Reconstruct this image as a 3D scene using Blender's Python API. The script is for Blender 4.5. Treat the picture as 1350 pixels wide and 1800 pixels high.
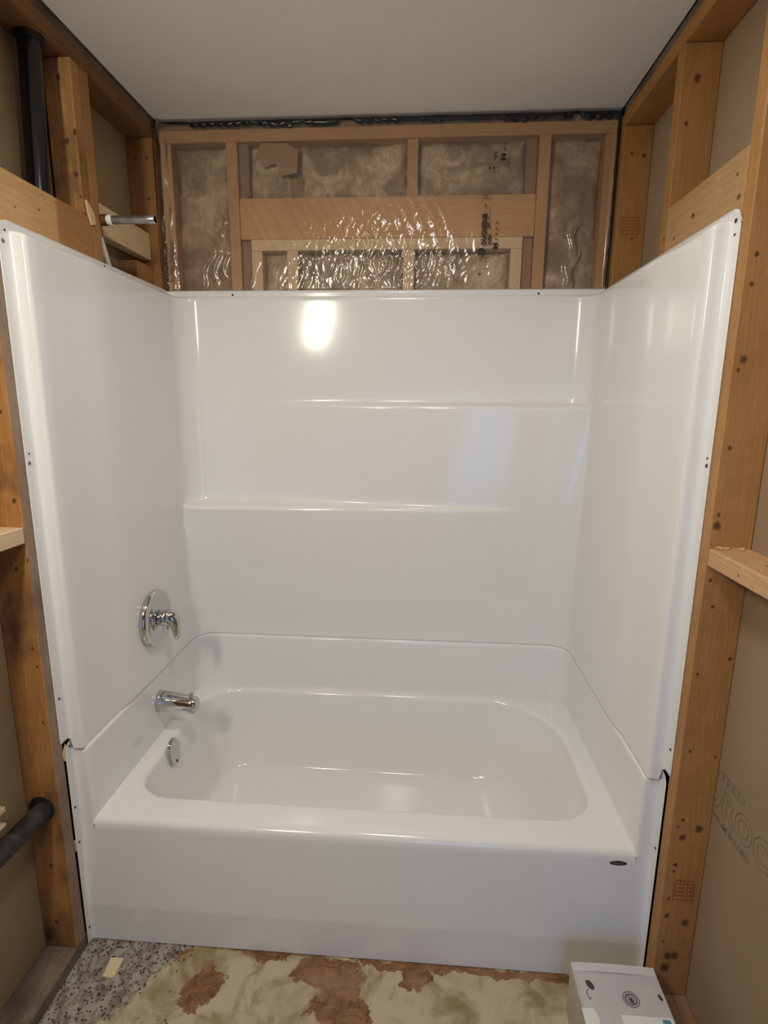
import bpy, bmesh, math, random
from mathutils import Vector, Matrix, noise

for o in list(bpy.data.objects):
    bpy.data.objects.remove(o, do_unlink=True)
SC = bpy.context.scene
COL = SC.collection
rnd = random.Random(7)

# ------------------------------------------------------------------ constants
W = 1.524          # alcove width between stud faces
D = 0.748          # depth to the framing of the end wall
HC = 2.43          # ceiling
ZS = 1.893         # top of the surround
ZM = 0.606         # seam between tub and surround

# ------------------------------------------------------------------ camera
yaw, pit, rol, FPX = 0.0676, 0.1993, 0.0084, 948.3
cam = bpy.data.cameras.new('camera')
cam.sensor_fit = 'VERTICAL'
cam.sensor_height = 36.0
cam.lens = 36.0 * FPX / 1800.0
cam.clip_start = 0.02
co = bpy.data.objects.new('camera', cam)
COL.objects.link(co)
_f = Vector((-math.sin(yaw) * math.cos(pit), math.cos(yaw) * math.cos(pit), -math.sin(pit)))
_r0 = Vector((math.cos(yaw), math.sin(yaw), 0))
_u0 = _r0.cross(_f)
_r = _r0 * math.cos(rol) + _u0 * math.sin(rol)
_u = -_r0 * math.sin(rol) + _u0 * math.cos(rol)
co.matrix_world = Matrix(((_r.x, _u.x, -_f.x, 0.9116), (_r.y, _u.y, -_f.y, -1.2287),
                          (_r.z, _u.z, -_f.z, 1.5101), (0, 0, 0, 1)))
SC.camera = co

# ------------------------------------------------------------------ light
wd = bpy.data.worlds.new('world'); SC.world = wd
wd.use_nodes = True
wd.node_tree.nodes['Background'].inputs[0].default_value = (0.75, 0.85, 1.0, 1)
wd.node_tree.nodes['Background'].inputs[1].default_value = 0.05

def area(name, loc, to, sx, sy, col, watts, spread=180, shape='RECTANGLE'):
    l = bpy.data.lights.new(name, 'AREA')
    l.shape = shape; l.size = sx; l.size_y = sy
    l.color = col; l.energy = watts; l.spread = math.radians(spread)
    o = bpy.data.objects.new(name, l); COL.objects.link(o)
    o.location = loc
    o.rotation_euler = (Vector(to) - Vector(loc)).to_track_quat('-Z', 'Y').to_euler()
    return o

# the room's own lamps: a white ceiling lamp in front of the tub, a warm vanity lamp on the left wall,
# and daylight that enters through the doorway in the wall behind the camera
area('ceiling_lamp', (0.78, -0.48, 2.34), (0.78, -0.42, 0), 0.24, 0.24, (1.0, 0.975, 0.945), 8.6, 180, 'DISK')
area('vanity_lamp', (0.15, -1.35, 2.08), (0.95, 0.2, 0.75), 0.10, 0.34, (1.0, 0.925, 0.73), 13.2)
area('daylight', (1.22, -2.42, 0.80), (1.45, 0.0, 0.60), 0.75, 1.5, (0.24, 0.48, 1.0), 4.2, 130)

vs = SC.view_settings
vs.view_transform = 'Standard'; vs.look = 'None'; vs.gamma = 1.0
vs.use_curve_mapping = False
vs.exposure = 0.0

# ------------------------------------------------------------------ object helpers
def link(name, me, parent=None, loc=None):
    o = bpy.data.objects.new(name, me)
    COL.objects.link(o)
    if parent is not None: o.parent = parent
    if loc is not None: o.location = loc
    return o

def wloc(p):
    v = Vector((0, 0, 0))
    while p is not None:
        v += p.location; p = p.parent
    return v

def obj(name, bm, mat, parent=None, smooth=None, loc=None):
    """bm is in world coordinates; the origin goes to loc (default: base centre)."""
    vs_ = [v.co for v in bm.verts]
    if loc is None:
        lo = Vector((min(v.x for v in vs_), min(v.y for v in vs_), min(v.z for v in vs_)))
        hi = Vector((max(v.x for v in vs_), max(v.y for v in vs_), max(v.z for v in vs_)))
        loc = Vector(((lo.x + hi.x) / 2, (lo.y + hi.y) / 2, lo.z))
    loc = Vector(loc)
    bmesh.ops.translate(bm, verts=bm.verts, vec=-loc)
    me = bpy.data.meshes.new(name)
    bm.to_mesh(me); bm.free()
    if mat is not None: me.materials.append(mat)
    if smooth is not None:
        for p in me.polygons: p.use_smooth = True
        if smooth < 180: me.set_sharp_from_angle(angle=math.radians(smooth))
    o = link(name, me, parent)
    o.location = loc - wloc(parent)
    return o

def tag(o, label=None, cat=None, group=None, kind=None):
    if label: o['label'] = label
    if cat: o['category'] = cat
    if group: o['group'] = group
    if kind: o['kind'] = kind
    return o

def thing(name, label, cat, loc, group=None):
    o = bpy.data.objects.new(name, None); COL.objects.link(o)
    o.location = loc; o.empty_display_size = 0.05
    return tag(o, label, cat, group)

def box_bm(x0, x1, y0, y1, z0, z1, bev=0.0, seg=1):
    bm = bmesh.new()
    bmesh.ops.create_cube(bm, size=1)
    for v in bm.verts:
        v.co = Vector((x0 + (v.co.x + .5) * (x1 - x0), y0 + (v.co.y + .5) * (y1 - y0), z0 + (v.co.z + .5) * (z1 - z0)))
    if bev > 0:
        bmesh.ops.bevel(bm, geom=list(bm.edges), offset=bev, segments=seg, affect='EDGES', profile=0.5)
    return bm

def frame_of(t):
    t = t.normalized()
    a = Vector((0, 0, 1)) if abs(t.z) < 0.9 else Vector((1, 0, 0))
    s = t.cross(a).normalized()
    return s, s.cross(t).normalized()

def tube_bm(pts, radii, n=20, cap=True, bm=None, squash=1.0):
    bm = bm or bmesh.new()
    pts = [Vector(p) for p in pts]
    if not isinstance(radii, (list, tuple)): radii = [radii] * len(pts)
    rings = []; s = None
    for i, p in enumerate(pts):
        t = pts[min(i + 1, len(pts) - 1)] - pts[max(i - 1, 0)]
        if t.length < 1e-9: t = Vector((0, 0, 1))
        t.normalize()
        if s is None: s, b = frame_of(t)
        else:
            s = (s - t * s.dot(t)).normalized(); b = s.cross(t).normalized()
        rings.append([bm.verts.new(p + (s * math.cos(2 * math.pi * k / n) * squash + b * math.sin(2 * math.pi * k / n)) * radii[i]) for k in range(n)])
    for a, c in zip(rings, rings[1:]):
        for k in range(n):
            bm.faces.new((a[k], a[(k + 1) % n], c[(k + 1) % n], c[k]))
    if cap:
        bm.faces.new(rings[0][::-1]); bm.faces.new(rings[-1])
    bmesh.ops.recalc_face_normals(bm, faces=bm.faces)
    return bm

def lathe_x(cx, cy, cz, prof, n=48):
    """revolve (x offset, radius) pairs about an axis along +x through (cy, cz)."""
    bm = bmesh.new(); rings = []
    for dx, r in prof:
        if r < 1e-6: rings.append([bm.verts.new((cx + dx, cy, cz))])
        else: rings.append([bm.verts.new((cx + dx, cy + r * math.cos(2 * math.pi * k / n), cz + r * math.sin(2 * math.pi * k / n))) for k in range(n)])
    for a, b in zip(rings, rings[1:]):
        if len(a) == 1 and len(b) == 1: continue
        for k in range(n):
            k2 = (k + 1) % n
            if len(a) == 1: bm.faces.new((a[0], b[k2], b[k]))
            elif len(b) == 1: bm.faces.new((a[k], a[k2], b[0]))
            else: bm.faces.new((a[k], a[k2], b[k2], b[k]))
    bmesh.ops.recalc_face_normals(bm, faces=bm.faces)
    return bm

def grid_bm(rows, bm=None, close=False):
    bm = bm or bmesh.new()
    vv = [[bm.verts.new(p) for p in r] for r in rows]
    n = len(rows[0])
    for a, b in zip(vv, vv[1:]):
        for k in range(n if close else n - 1):
            k2 = (k + 1) % n
            try: bm.faces.new((a[k], a[k2], b[k2], b[k]))
            except ValueError: pass
    return bm, vv

def poly_bm(pts, depth_vec):
    """a flat outline given thickness along depth_vec."""
    bm = bmesh.new()
    vs_ = [bm.verts.new(p) for p in pts]
    f = bm.faces.new(vs_)
    r = bmesh.ops.extrude_face_region(bm, geom=[f])
    bmesh.ops.translate(bm, verts=[g for g in r['geom'] if isinstance(g, bmesh.types.BMVert)], vec=Vector(depth_vec))
    bmesh.ops.recalc_face_normals(bm, faces=bm.faces)
    return bm

def text_obj(name, body, size, origin, xdir, ydir, mat, parent, extrude=0.0003, bold=0.0, sx=1.0, outline=0.0):
    cu = bpy.data.curves.new(name, 'FONT')
    cu.body = body; cu.size = size; cu.extrude = extrude; cu.offset = bold
    cu.resolution_u = 3
    tmp = bpy.data.objects.new(name + '_tmp', cu); COL.objects.link(tmp)
    dg = bpy.context.evaluated_depsgraph_get(); dg.update()
    me = bpy.data.meshes.new_from_object(tmp.evaluated_get(dg))
    bpy.data.objects.remove(tmp, do_unlink=True)
    x = Vector(xdir).normalized(); y = Vector(ydir).normalized(); z = x.cross(y)
    M = Matrix(((x.x * sx, y.x, z.x, 0), (x.y * sx, y.y, z.y, 0), (x.z * sx, y.z, z.z, 0), (0, 0, 0, 1)))
    me.transform(M)
    me.materials.clear(); me.materials.append(mat)
    me.name = name
    o = link(name, me, parent)
    o.location = Vector(origin) - wloc(parent)
    return o

# ------------------------------------------------------------------ materials
def newmat(name):
    m = bpy.data.materials.new(name); m.use_nodes = True
    nt = m.node_tree
    return m, nt, nt.nodes, nt.links, nt.nodes['Principled BSDF']

def mixc(nt, fac, a, b, blend='MIX'):
    n = nt.nodes.new('ShaderNodeMix'); n.data_type = 'RGBA'; n.blend_type = blend
    for s, v in ((n.inputs[0], fac), (n.inputs[6], a), (n.inputs[7], b)):
        if hasattr(v, 'is_linked') or hasattr(v, 'node'): nt.links.new(v, s)
        elif isinstance(v, (int, float)): s.default_value = v
        else: s.default_value = (*v, 1) if len(v) == 3 else v
    return n.outputs[2]

def mathn(nt, op, a, b=None, c=None, clamp=False):
    n = nt.nodes.new('ShaderNodeMath'); n.operation = op; n.use_clamp = clamp
    for i, v in enumerate((a, b, c)):
        if v is None: continue
        if isinstance(v, (int, float)): n.inputs[i].default_value = v
        else: nt.links.new(v, n.inputs[i])
    return n.outputs[0]

def smooth(nt, v, lo, hi):
    n = nt.nodes.new('ShaderNodeMapRange'); n.interpolation_type = 'SMOOTHSTEP'
    n.inputs[1].default_value = lo; n.inputs[2].default_value = hi
    nt.links.new(v, n.inputs[0]); return n.outputs[0]

def pos(nt): return nt.nodes.new('ShaderNodeNewGeometry').outputs['Position']

def vmul(nt, v, s, add=None):
    n = nt.nodes.new('ShaderNodeVectorMath'); n.operation = 'MULTIPLY'
    nt.links.new(v, n.inputs[0]); n.inputs[1].default_value = s
    o = n.outputs[0]
    if add is not None:
        m = nt.nodes.new('ShaderNodeVectorMath'); m.operation = 'ADD'
        nt.links.new(o, m.inputs[0]); nt.links.new(add, m.inputs[1]); o = m.outputs[0]
    return o

def noise_n(nt, vec, scale, detail=3, rough=0.55, dist=0.0):
    n = nt.nodes.new('ShaderNodeTexNoise')
    n.inputs['Scale'].default_value = scale; n.inputs['Detail'].default_value = detail
    n.inputs['Roughness'].default_value = rough; n.inputs['Distortion'].default_value = dist
    nt.links.new(vec, n.inputs['Vector']); return n.outputs[0]

def bump(nt, b, h, strength, dist=0.002):
    n = nt.nodes.new('ShaderNodeBump'); n.inputs['Strength'].default_value = strength; n.inputs['Distance'].default_value = dist
    nt.links.new(h, n.inputs['Height']); nt.links.new(n.outputs[0], b.inputs['Normal'])

def plain(name, col, rough=0.5, metal=0.0, spec=0.5):
    m, nt, ns, ls, b = newmat(name)
    b.inputs['Base Color'].default_value = (*col, 1); b.inputs['Roughness'].default_value = rough
    b.inputs['Metallic'].default_value = metal; b.inputs['Specular IOR Level'].default_value = spec
    return m

def mottled(name, a, c, scale, rough=0.6, bstr=0.2, bscale=60, vec=(1, 1, 1), spec=0.3, lo=.35, hi=.65):
    m, nt, ns, ls, b = newmat(name)
    p = vmul(nt, pos(nt), vec)
    f = smooth(nt, noise_n(nt, p, scale, 5), lo, hi)
    ls.new(mixc(nt, f, a, c), b.inputs['Base Color'])
    b.inputs['Roughness'].default_value = rough; b.inputs['Specular IOR Level'].default_value = spec
    if bstr: bump(nt, b, noise_n(nt, pos(nt), bscale, 4), bstr)
    return m

def wood(name, axis, light, dark, knots=(), stain=None, stain_amt=0.0, rough=0.62):
    """sawn softwood: grain along axis (0,1,2); knots: (x, y, z, radius) in the wood's own place."""
    m, nt, ns, ls, b = newmat(name)
    oi = ns.new('ShaderNodeObjectInfo')
    off = mathn(nt, 'MULTIPLY', oi.outputs['Random'], 13.0)
    comb = ns.new('ShaderNodeCombineXYZ')
    for i in range(3): ls.new(off, comb.inputs[i])
    s = [1.0, 1.0, 1.0]; s[axis] = 0.055
    p = vmul(nt, pos(nt), s, comb.outputs[0])
    s2 = [1.0, 1.0, 1.0]; s2[axis] = 0.012
    p2 = vmul(nt, pos(nt), s2, comb.outputs[0])
    g1 = noise_n(nt, p, 38, 4, 0.6, 0.6)
    g2 = noise_n(nt, p2, 260, 3, 0.6)
    g3 = noise_n(nt, vmul(nt, pos(nt), (1, 1, 1), comb.outputs[0]), 4.5, 2)
    rings = mathn(nt, 'ABSOLUTE', mathn(nt, 'SINE', mathn(nt, 'MULTIPLY', g1, 26.0)))
    f = mathn(nt, 'ADD', mathn(nt, 'MULTIPLY', rings, 0.38), mathn(nt, 'MULTIPLY', g2, 0.5), clamp=True)
    g4 = noise_n(nt, vmul(nt, pos(nt), (1, 1, 1), comb.outputs[0]), 55, 4, 0.7)
    f = mathn(nt, 'ADD', f, mathn(nt, 'ADD', mathn(nt, 'MULTIPLY', mathn(nt, 'SUBTRACT', g3, 0.5), 1.1), mathn(nt, 'MULTIPLY', mathn(nt, 'SUBTRACT', g4, 0.5), 0.5)), clamp=True)
    col = mixc(nt, f, light, dark)
    if stain is not None:
        sf = smooth(nt, noise_n(nt, vmul(nt, pos(nt), (1, 1, .6), comb.outputs[0]), 7, 4, .6), .45, .72)
        col = mixc(nt, mathn(nt, 'MULTIPLY', sf, stain_amt), col, stain)
    kn = None
    if knots:
        wob = noise_n(nt, pos(nt), 90, 2)
        for (kx, ky, kz, kr) in knots:
            d = ns.new('ShaderNodeVectorMath'); d.operation = 'SUBTRACT'
            ls.new(pos(nt), d.inputs[0]); d.inputs[1].default_value = (kx, ky, kz)
            sc = [1.0, 1.0, 1.0]; sc[axis] = 0.8
            q = vmul(nt, d.outputs[0], sc)
            ln = ns.new('ShaderNodeVectorMath'); ln.operation = 'LENGTH'; ls.new(q, ln.inputs[0])
            e = mathn(nt, 'ADD', ln.outputs['Value'], mathn(nt, 'MULTIPLY', mathn(nt, 'SUBTRACT', wob, 0.5), kr * 0.9))
            mr = ns.new('ShaderNodeMapRange'); mr.interpolation_type = 'SMOOTHSTEP'
            mr.inputs[1].default_value = kr * 0.45; mr.inputs[2].default_value = kr * 1.15
            mr.inputs[3].default_value = 1.0; mr.inputs[4].default_value = 0.0
            ls.new(e, mr.inputs[0])
            kn = mr.outputs[0] if kn is None else mathn(nt, 'MAXIMUM', kn, mr.outputs[0])
        col = mixc(nt, mathn(nt, 'MULTIPLY', kn, 0.82), col, (0.055, 0.026, 0.012))
    ls.new(col, b.inputs['Base Color'])
    b.inputs['Roughness'].default_value = rough; b.inputs['Specular IOR Level'].default_value = 0.3
    bump(nt, b, mathn(nt, 'ADD', g2, mathn(nt, 'MULTIPLY', rings, 0.4)), 0.18, 0.0012)
    return m

WL, WD_ = (0.46, 0.235, 0.085), (0.30, 0.14, 0.048)       # weathered spruce
PL, PD = (0.78, 0.60, 0.38), (0.62, 0.43, 0.23)            # fresh lumber
M_z = wood('spruce_upright', 2, WL, WD_)
M_x = wood('spruce_across', 0, WL, WD_)
M_y = wood('spruce_lengthwise', 1, WL, WD_)
M_xo = wood('plank_orange', 0, (0.66, 0.39, 0.17), (0.50, 0.27, 0.11), knots=[(.87, .74, 2.13, .006), (.62, .74, 2.10, .004)])
M_zo = wood('spruce_orange', 2, (0.64, 0.37, 0.16), (0.48, 0.25, 0.10))
M_xt = wood('spruce_orange_across', 0, (0.64, 0.37, 0.16), (0.48, 0.25, 0.10))
M_px = wood('fresh_lumber_across', 0, PL, PD, [(.62, D, 2.04, .004), (.98, D, 2.045, .003)])
M_py = wood('fresh_lumber_lengthwise', 1, PL, PD)
M_pz = wood('fresh_lumber_upright', 2, PL, PD)
M_zd = wood('spruce_brown', 2, (0.38, 0.22, 0.12), (0.24, 0.13, 0.065))
M_old = wood('grey_weathered_plate', 1, (0.27, 0.21, 0.16), (0.12, 0.08, 0.053), stain=(0.05, 0.035, 0.025), stain_amt=.6)

m, nt, ns, ls, b = newmat('white_acrylic')
b.inputs['Base Color'].default_value = (0.83, 0.83, 0.815, 1)
b.inputs['Roughness'].default_value = 0.13
b.inputs['Specular IOR Level'].default_value = 0.5
bump(nt, b, noise_n(nt, pos(nt), 3.0, 1), 0.10, 0.004)
M_white = m
M_chrome = plain('chrome', (0.60, 0.60, 0.61), 0.07, 1.0)
M_galv = mottled('galvanised_steel', (0.34, 0.36, 0.38), (0.50, 0.51, 0.52), 40, 0.32, 0.1, 200)
M_galv.node_tree.nodes['Principled BSDF'].inputs['Metallic'].default_value = 0.9
M_brass = mottled('tarnished_brass', (0.16, 0.09, 0.04), (0.30, 0.18, 0.08), 60, 0.42, 0.1, 200)
M_brass.node_tree.nodes['Principled BSDF'].inputs['Metallic'].default_value = 0.8
M_tape = plain('white_thread_tape', (0.85, 0.85, 0.83), 0.5)
M_pex = plain('white_tubing', (0.78, 0.77, 0.72), 0.35)
M_abs = plain('black_abs', (0.008, 0.009, 0.013), 0.16)
M_absd = mottled('dusty_black_abs', (0.016, 0.016, 0.017), (0.055, 0.052, 0.05), 22, 0.5, 0.05)
M_dark = plain('screw_black', (0.03, 0.028, 0.026), 0.5)
M_screw = plain('screw_steel', (0.20, 0.19, 0.18), 0.4, 0.7)
M_hole = plain('cut_hole', (0.012, 0.008, 0.006), 0.9)
M_seal = plain('black_sealant', (0.010, 0.010, 0.012), 0.25)
M_ink = plain('black_print', (0.03, 0.022, 0.018), 0.7)
M_stamp = plain('orange_stamp_ink', (0.26, 0.065, 0.022), 0.8)
M_pink = plain('grey_print', (0.19, 0.15, 0.115), 0.85)
M_paper = mottled('gypsum_back_paper', (0.345, 0.25, 0.165), (0.31, 0.225, 0.145), 3.0, 0.85, 0.08, 400)
M_paperl = mottled('brown_gypsum_paper', (0.33, 0.235, 0.125), (0.27, 0.19, 0.10), 3.0, 0.9, 0.08, 400)
M_ceil = mottled('ceiling_board', (0.86, 0.83, 0.77), (0.82, 0.79, 0.73), 2.2, 0.8, 0.22, 260)
M_wallp = mottled('rear_wall_board', (0.60, 0.57, 0.52), (0.56, 0.53, 0.48), 2.0, 0.85, 0.1, 200)
M_ply = mottled('sheathing', (0.30, 0.19, 0.10), (0.22, 0.13, 0.06), 5.0, 0.8, 0.2, 60)

# insulation
m, nt, ns, ls, b = newmat('glass_wool')
p = pos(nt)
f1 = smooth(nt, noise_n(nt, p, 9, 5, .62, .8), .32, .68)
f2 = smooth(nt, noise_n(nt, vmul(nt, p, (1, 1, .8)), 34, 5, .65, .6), .35, .7)
c1 = mixc(nt, f1, (0.34, 0.22, 0.13), (0.92, 0.72, 0.49))
f0 = smooth(nt, noise_n(nt, p, 2.3, 2), .40, .62)
c1 = mixc(nt, mathn(nt, 'MULTIPLY', f0, .6), c1, (0.30, 0.175, 0.10))
ls.new(mixc(nt, mathn(nt, 'MULTIPLY', f2, .5), c1, (0.22, 0.14, 0.08)), b.inputs['Base Color'])
b.inputs['Roughness'].default_value = 0.95; b.inputs['Specular IOR Level'].default_value = 0.1
bump(nt, b, noise_n(nt, p, 120, 5, .7), 0.6, 0.006)
M_wool = m

# clear sheet: thin film, mostly see-through, bright sheen on the wrinkles
m, nt, ns, ls, b = newmat('clear_poly_sheet')
out = ns['Material Output']
tr = ns.new('ShaderNodeBsdfTransparent'); tr.inputs[0].default_value = (0.97, 0.955, 0.935, 1)
gl = ns.new('ShaderNodeBsdfGlossy'); gl.inputs['Roughness'].default_value = 0.15
df = ns.new('ShaderNodeBsdfDiffuse'); df.inputs[0].default_value = (0.78, 0.70, 0.60, 1)
fr = ns.new('ShaderNodeFresnel'); fr.inputs[0].default_value = 1.5
mx = ns.new('ShaderNodeMixShader'); mx2 = ns.new('ShaderNodeMixShader')
mx2.inputs[0].default_value = 0.07
ls.new(tr.outputs[0], mx2.inputs[1]); ls.new(df.outputs[0], mx2.inputs[2])
ls.new(mathn(nt, 'MULTIPLY', fr.outputs[0], 1.7, clamp=True), mx.inputs[0])
ls.new(mx2.outputs[0], mx.inputs[1]); ls.new(gl.outputs[0], mx.inputs[2])
ls.new(mx.outputs[0], out.inputs['Surface'])
M_poly = m

# subfloor: old plywood, thin-set residue on the left, torn cream underlay elsewhere
m, nt, ns, ls, b = newmat('torn_underlay_on_plywood')
p = pos(nt)
wob = ns.new('ShaderNodeTexNoise'); wob.inputs['Scale'].default_value = 11; wob.inputs['Detail'].default_value = 6
wob.inputs['Roughness'].default_value = .68
ls.new(p, wob.inputs['Vector'])
wv = ns.new('ShaderNodeVectorMath'); wv.operation = 'SUBTRACT'; ls.new(wob.outputs['Color'], wv.inputs[0]); wv.inputs[1].default_value = (.5, .5, .5)
pw = vmul(nt, wv.outputs[0], (.16, .14, 0), p)
ply = mixc(nt, smooth(nt, noise_n(nt, vmul(nt, pw, (.35, 1, 1)), 46, 6, .7, 1.2), .34, .66), (0.33, 0.175, 0.085), (0.13, 0.06, 0.03))
ply = mixc(nt, smooth(nt, noise_n(nt, p, 9, 4), .45, .7), ply, (0.34, 0.21, 0.13))
crm = mixc(nt, smooth(nt, noise_n(nt, p, 8.5, 4, .6, .8), .42, .68), (0.53, 0.455, 0.315), (0.30, 0.22, 0.115))
crm = mixc(nt, mathn(nt, 'MULTIPLY', smooth(nt, noise_n(nt, p, 60, 4, .7), .55, .75), .5), crm, (0.36, 0.27, 0.17))
gry = mixc(nt, smooth(nt, noise_n(nt, vmul(nt, p, (1, .7, 1)), 34, 6, .72), .40, .62), (0.40, 0.35, 0.305), (0.19, 0.15, 0.12))
def ell(cx, cy, rx, ry, src=None):
    d = ns.new('ShaderNodeVectorMath'); d.operation = 'SUBTRACT'; ls.new(src or pw, d.inputs[0]); d.inputs[1].default_value = (cx, cy, 0)
    q = vmul(nt, d.outputs[0], (1 / rx, 1 / ry, 0))
    l = ns.new('ShaderNodeVectorMath'); l.operation = 'LENGTH'; ls.new(q, l.inputs[0])
    return smooth(nt, mathn(nt, 'SUBTRACT', 1.0, l.outputs['Value']), -0.03, 0.03)
bare = None
for e in [(.365, -.115, .055, .055), (.70, -.07, .095, .052), (.74, -.15, .085, .065), (.97, -.02, .22, .020), (.52, -.012, .16, .022),
          (1.30, -.015, .2, .016), (.93, -.055, .05, .03), (.22, -.02, .1, .03)]:
    v = ell(*e); bare = v if bare is None else mathn(nt, 'MAXIMUM', bare, v)
sx_ = ns.new('ShaderNodeSeparateXYZ'); ls.new(pw, sx_.inputs[0])
# left of a slanting torn edge the underlay is gone and thin-set residue shows
edge = mathn(nt, 'ADD', sx_.outputs[0], mathn(nt, 'MULTIPLY', sx_.outputs[1], -0.75))
left = mathn(nt, 'SUBTRACT', 1.0, smooth(nt, edge, .305, .317))
c = mixc(nt, bare, crm, ply)
c = mixc(nt, left, c, gry)
sp = ns.new('ShaderNodeTexVoronoi'); sp.inputs['Scale'].default_value = 95; ls.new(p, sp.inputs['Vector'])
spm = smooth(nt, mathn(nt, 'SUBTRACT', mathn(nt, 'ADD', .20, mathn(nt, 'MULTIPLY', noise_n(nt, p, 14, 2), .22)), sp.outputs['Distance']), 0.0, .05)
spm = mathn(nt, 'MULTIPLY', spm, mathn(nt, 'ADD', mathn(nt, 'MULTIPLY', left, .85), .05))
c = mixc(nt, spm, c, (0.045, 0.032, 0.025))
ls.new(c, b.inputs['Base Color']); b.inputs['Roughness'].default_value = 0.8; b.inputs['Specular IOR Level'].default_value = .25
h = mathn(nt, 'SUBTRACT', 1.0, mathn(nt, 'MAXIMUM', bare, left))
bump(nt, b, mathn(nt, 'ADD', h, mathn(nt, 'MULTIPLY', noise_n(nt, p, 90, 4), .35)), 0.6, 0.0015)
M_floor = m

# ------------------------------------------------------------------ setting: floor, ceiling, walls
YB = -2.40                                              # wall behind the camera
def struct(name, bm, mat, parent=None, smooth=None):
    return tag(obj(name, bm, mat, parent, smooth), kind='structure')

struct('floor', box_bm(-.2, W + .2, YB - .1, D + .3, -.02, 0), M_floor)
struct('ceiling', box_bm(-.0, W + .0, YB, D + .02, HC, HC + .013), M_ceil)
wall_left = struct('wall_left', box_bm(-.1025, -.0895, YB, D + .16, 0, HC + .15), M_paperl)
wall_right = struct('wall_right', box_bm(W + .0895, W + .1025, YB, D + .16, 0, HC + .15), M_paper)
wall_back = struct('wall_back', box_bm(-.0895, W + .0895, D + .141, D + .155, 0, HC + .15), M_ply)
struct('trim_1', box_bm(-.2, W + .2, YB - .1, D + .3, HC + .09, HC + .11), M_ply)   # boards of the storey above

# wall behind the camera with the doorway daylight comes through
bm = box_bm(-.0895, W + .0895, YB - .10, YB, 2.05, HC)
for a in ((-.0895, .42, 0, 2.05), (1.59, W + .0895, 0, 2.05)):
    t = box_bm(a[0], a[1], YB - .10, YB, a[2], a[3]); me = bpy.data.meshes.new('t'); t.to_mesh(me); t.free(); bm.from_mesh(me); bpy.data.meshes.remove(me)
struct('wall_front', bm, M_wallp)

def board(parent, name, x0, x1, y0, y1, z0, z1, mat, bev=0.0018, label=None):
    o = obj(name, box_bm(x0, x1, y0, y1, z0, z1, bev), mat, parent)
    if label: o['label'] = label
    return o
# --- left wall framing
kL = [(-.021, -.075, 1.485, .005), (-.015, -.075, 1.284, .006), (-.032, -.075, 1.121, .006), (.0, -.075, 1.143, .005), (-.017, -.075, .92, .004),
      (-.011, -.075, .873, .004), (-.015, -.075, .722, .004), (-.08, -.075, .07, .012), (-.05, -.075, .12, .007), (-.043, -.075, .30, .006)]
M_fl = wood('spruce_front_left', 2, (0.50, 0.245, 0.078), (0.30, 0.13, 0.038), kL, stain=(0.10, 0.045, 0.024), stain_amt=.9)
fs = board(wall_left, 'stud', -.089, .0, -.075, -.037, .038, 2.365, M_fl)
fs.data.materials.append(wood('spruce_grey_edge', 2, (0.40, 0.285, 0.20), (0.24, 0.155, 0.10), stain=(0.13, 0.08, 0.05), stain_amt=.7))
for pg_ in fs.data.polygons:
    if pg_.normal.x > .9: pg_.material_index = 1          # the inner narrow edge is greyer than the wide face

kA = [(-.033, .28, 2.32, .006), (-.027, .28, 2.173, .008), (-.004, .28, 2.193, .007), (-.011, .28, 2.093, .008), (-.004, .28, 2.04, .004)]
M_sa = wood('spruce_knotty', 2, (0.54, 0.29, 0.11), (0.24, 0.11, 0.036), kA, stain=(0.10, 0.045, 0.016), stain_amt=.75)
board(wall_left, 'stud', -.074, .0, .28, .318, 2.001, 2.365, M_sa)
board(wall_left, 'stud', -.089, .0, .320, .358, .038, 2.365, M_z)
kC = [(-.06, .705, 2.30, .005), (-.021, .705, 2.304, .006), (-.023, .705, 2.178, .005)]
board(wall_left, 'stud', -.089, .0, .705, .743, .038, 2.365, wood('spruce_corner', 2, (0.34, 0.16, 0.052), (0.23, 0.105, 0.034), kC))
for y in (-.50, -.91, -1.32, -1.73, -2.14):
    board(wall_left, 'stud', -.089, .0, y, y + .038, .038, 2.365, M_z)
board(wall_left, 'top_plate', -.089, .0, YB, .744, 2.3655, 2.4035, wood('plate_dark', 1, (0.26, 0.125, 0.046), (0.15, 0.07, 0.026)))
board(wall_left, 'upper_plate', -.095, -.006, YB, .744, 2.404, 2.442, M_old, label='dark upper plate')
board(wall_left, 'bottom_plate', -.089, .0, YB, .744, .0, .0375, M_old, label='grey stained bottom plate')
board(wall_left, 'blocking', -.038, .0, -.036, .166, 1.865, 2.0, wood('plank_left', 1, (0.66, 0.41, 0.185), (0.48, 0.27, 0.11), [(0, .02, 1.93, .003), (0, .10, 1.95, .003)]))
board(wall_left, 'blocking', -.038, .0, .1675, .3185, 1.865, 2.0, M_y)
board(wall_left, 'blocking', -.038, .0, -.46, -.076, 1.905, 2.0, M_y)
# the pale backing board for the shower pipe, set back between studs
board(wall_left, 'pipe_backing', -.068, -.030, .359, .704, 1.985, 2.070, wood('fresh_backing', 1, PL, PD, [(-.03, .55, 2.0, .003), (-.03, .66, 2.01, .003)]), label='pale fresh cut backing board')
board(wall_left, 'blocking', -.089, -.028, .60, .704, 1.87, 1.962, M_y)
board(wall_left, 'ledge_block', -.089, .0, -.46, -.076, 1.184, 1.222, M_py, label='pale flat block nailed to the front stud')
# splintered chip of the notch by the elbow
bm = poly_bm([(.001, .288, 2.035), (.001, .300, 2.028), (.001, .318, 2.012), (.001, .322, 1.985), (.001, .306, 1.978), (.001, .294, 2.003)], (.006, 0, 0))
o = obj('splinter', bm, M_pz, wall_left); o['label'] = 'pale torn wood splinter'
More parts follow.
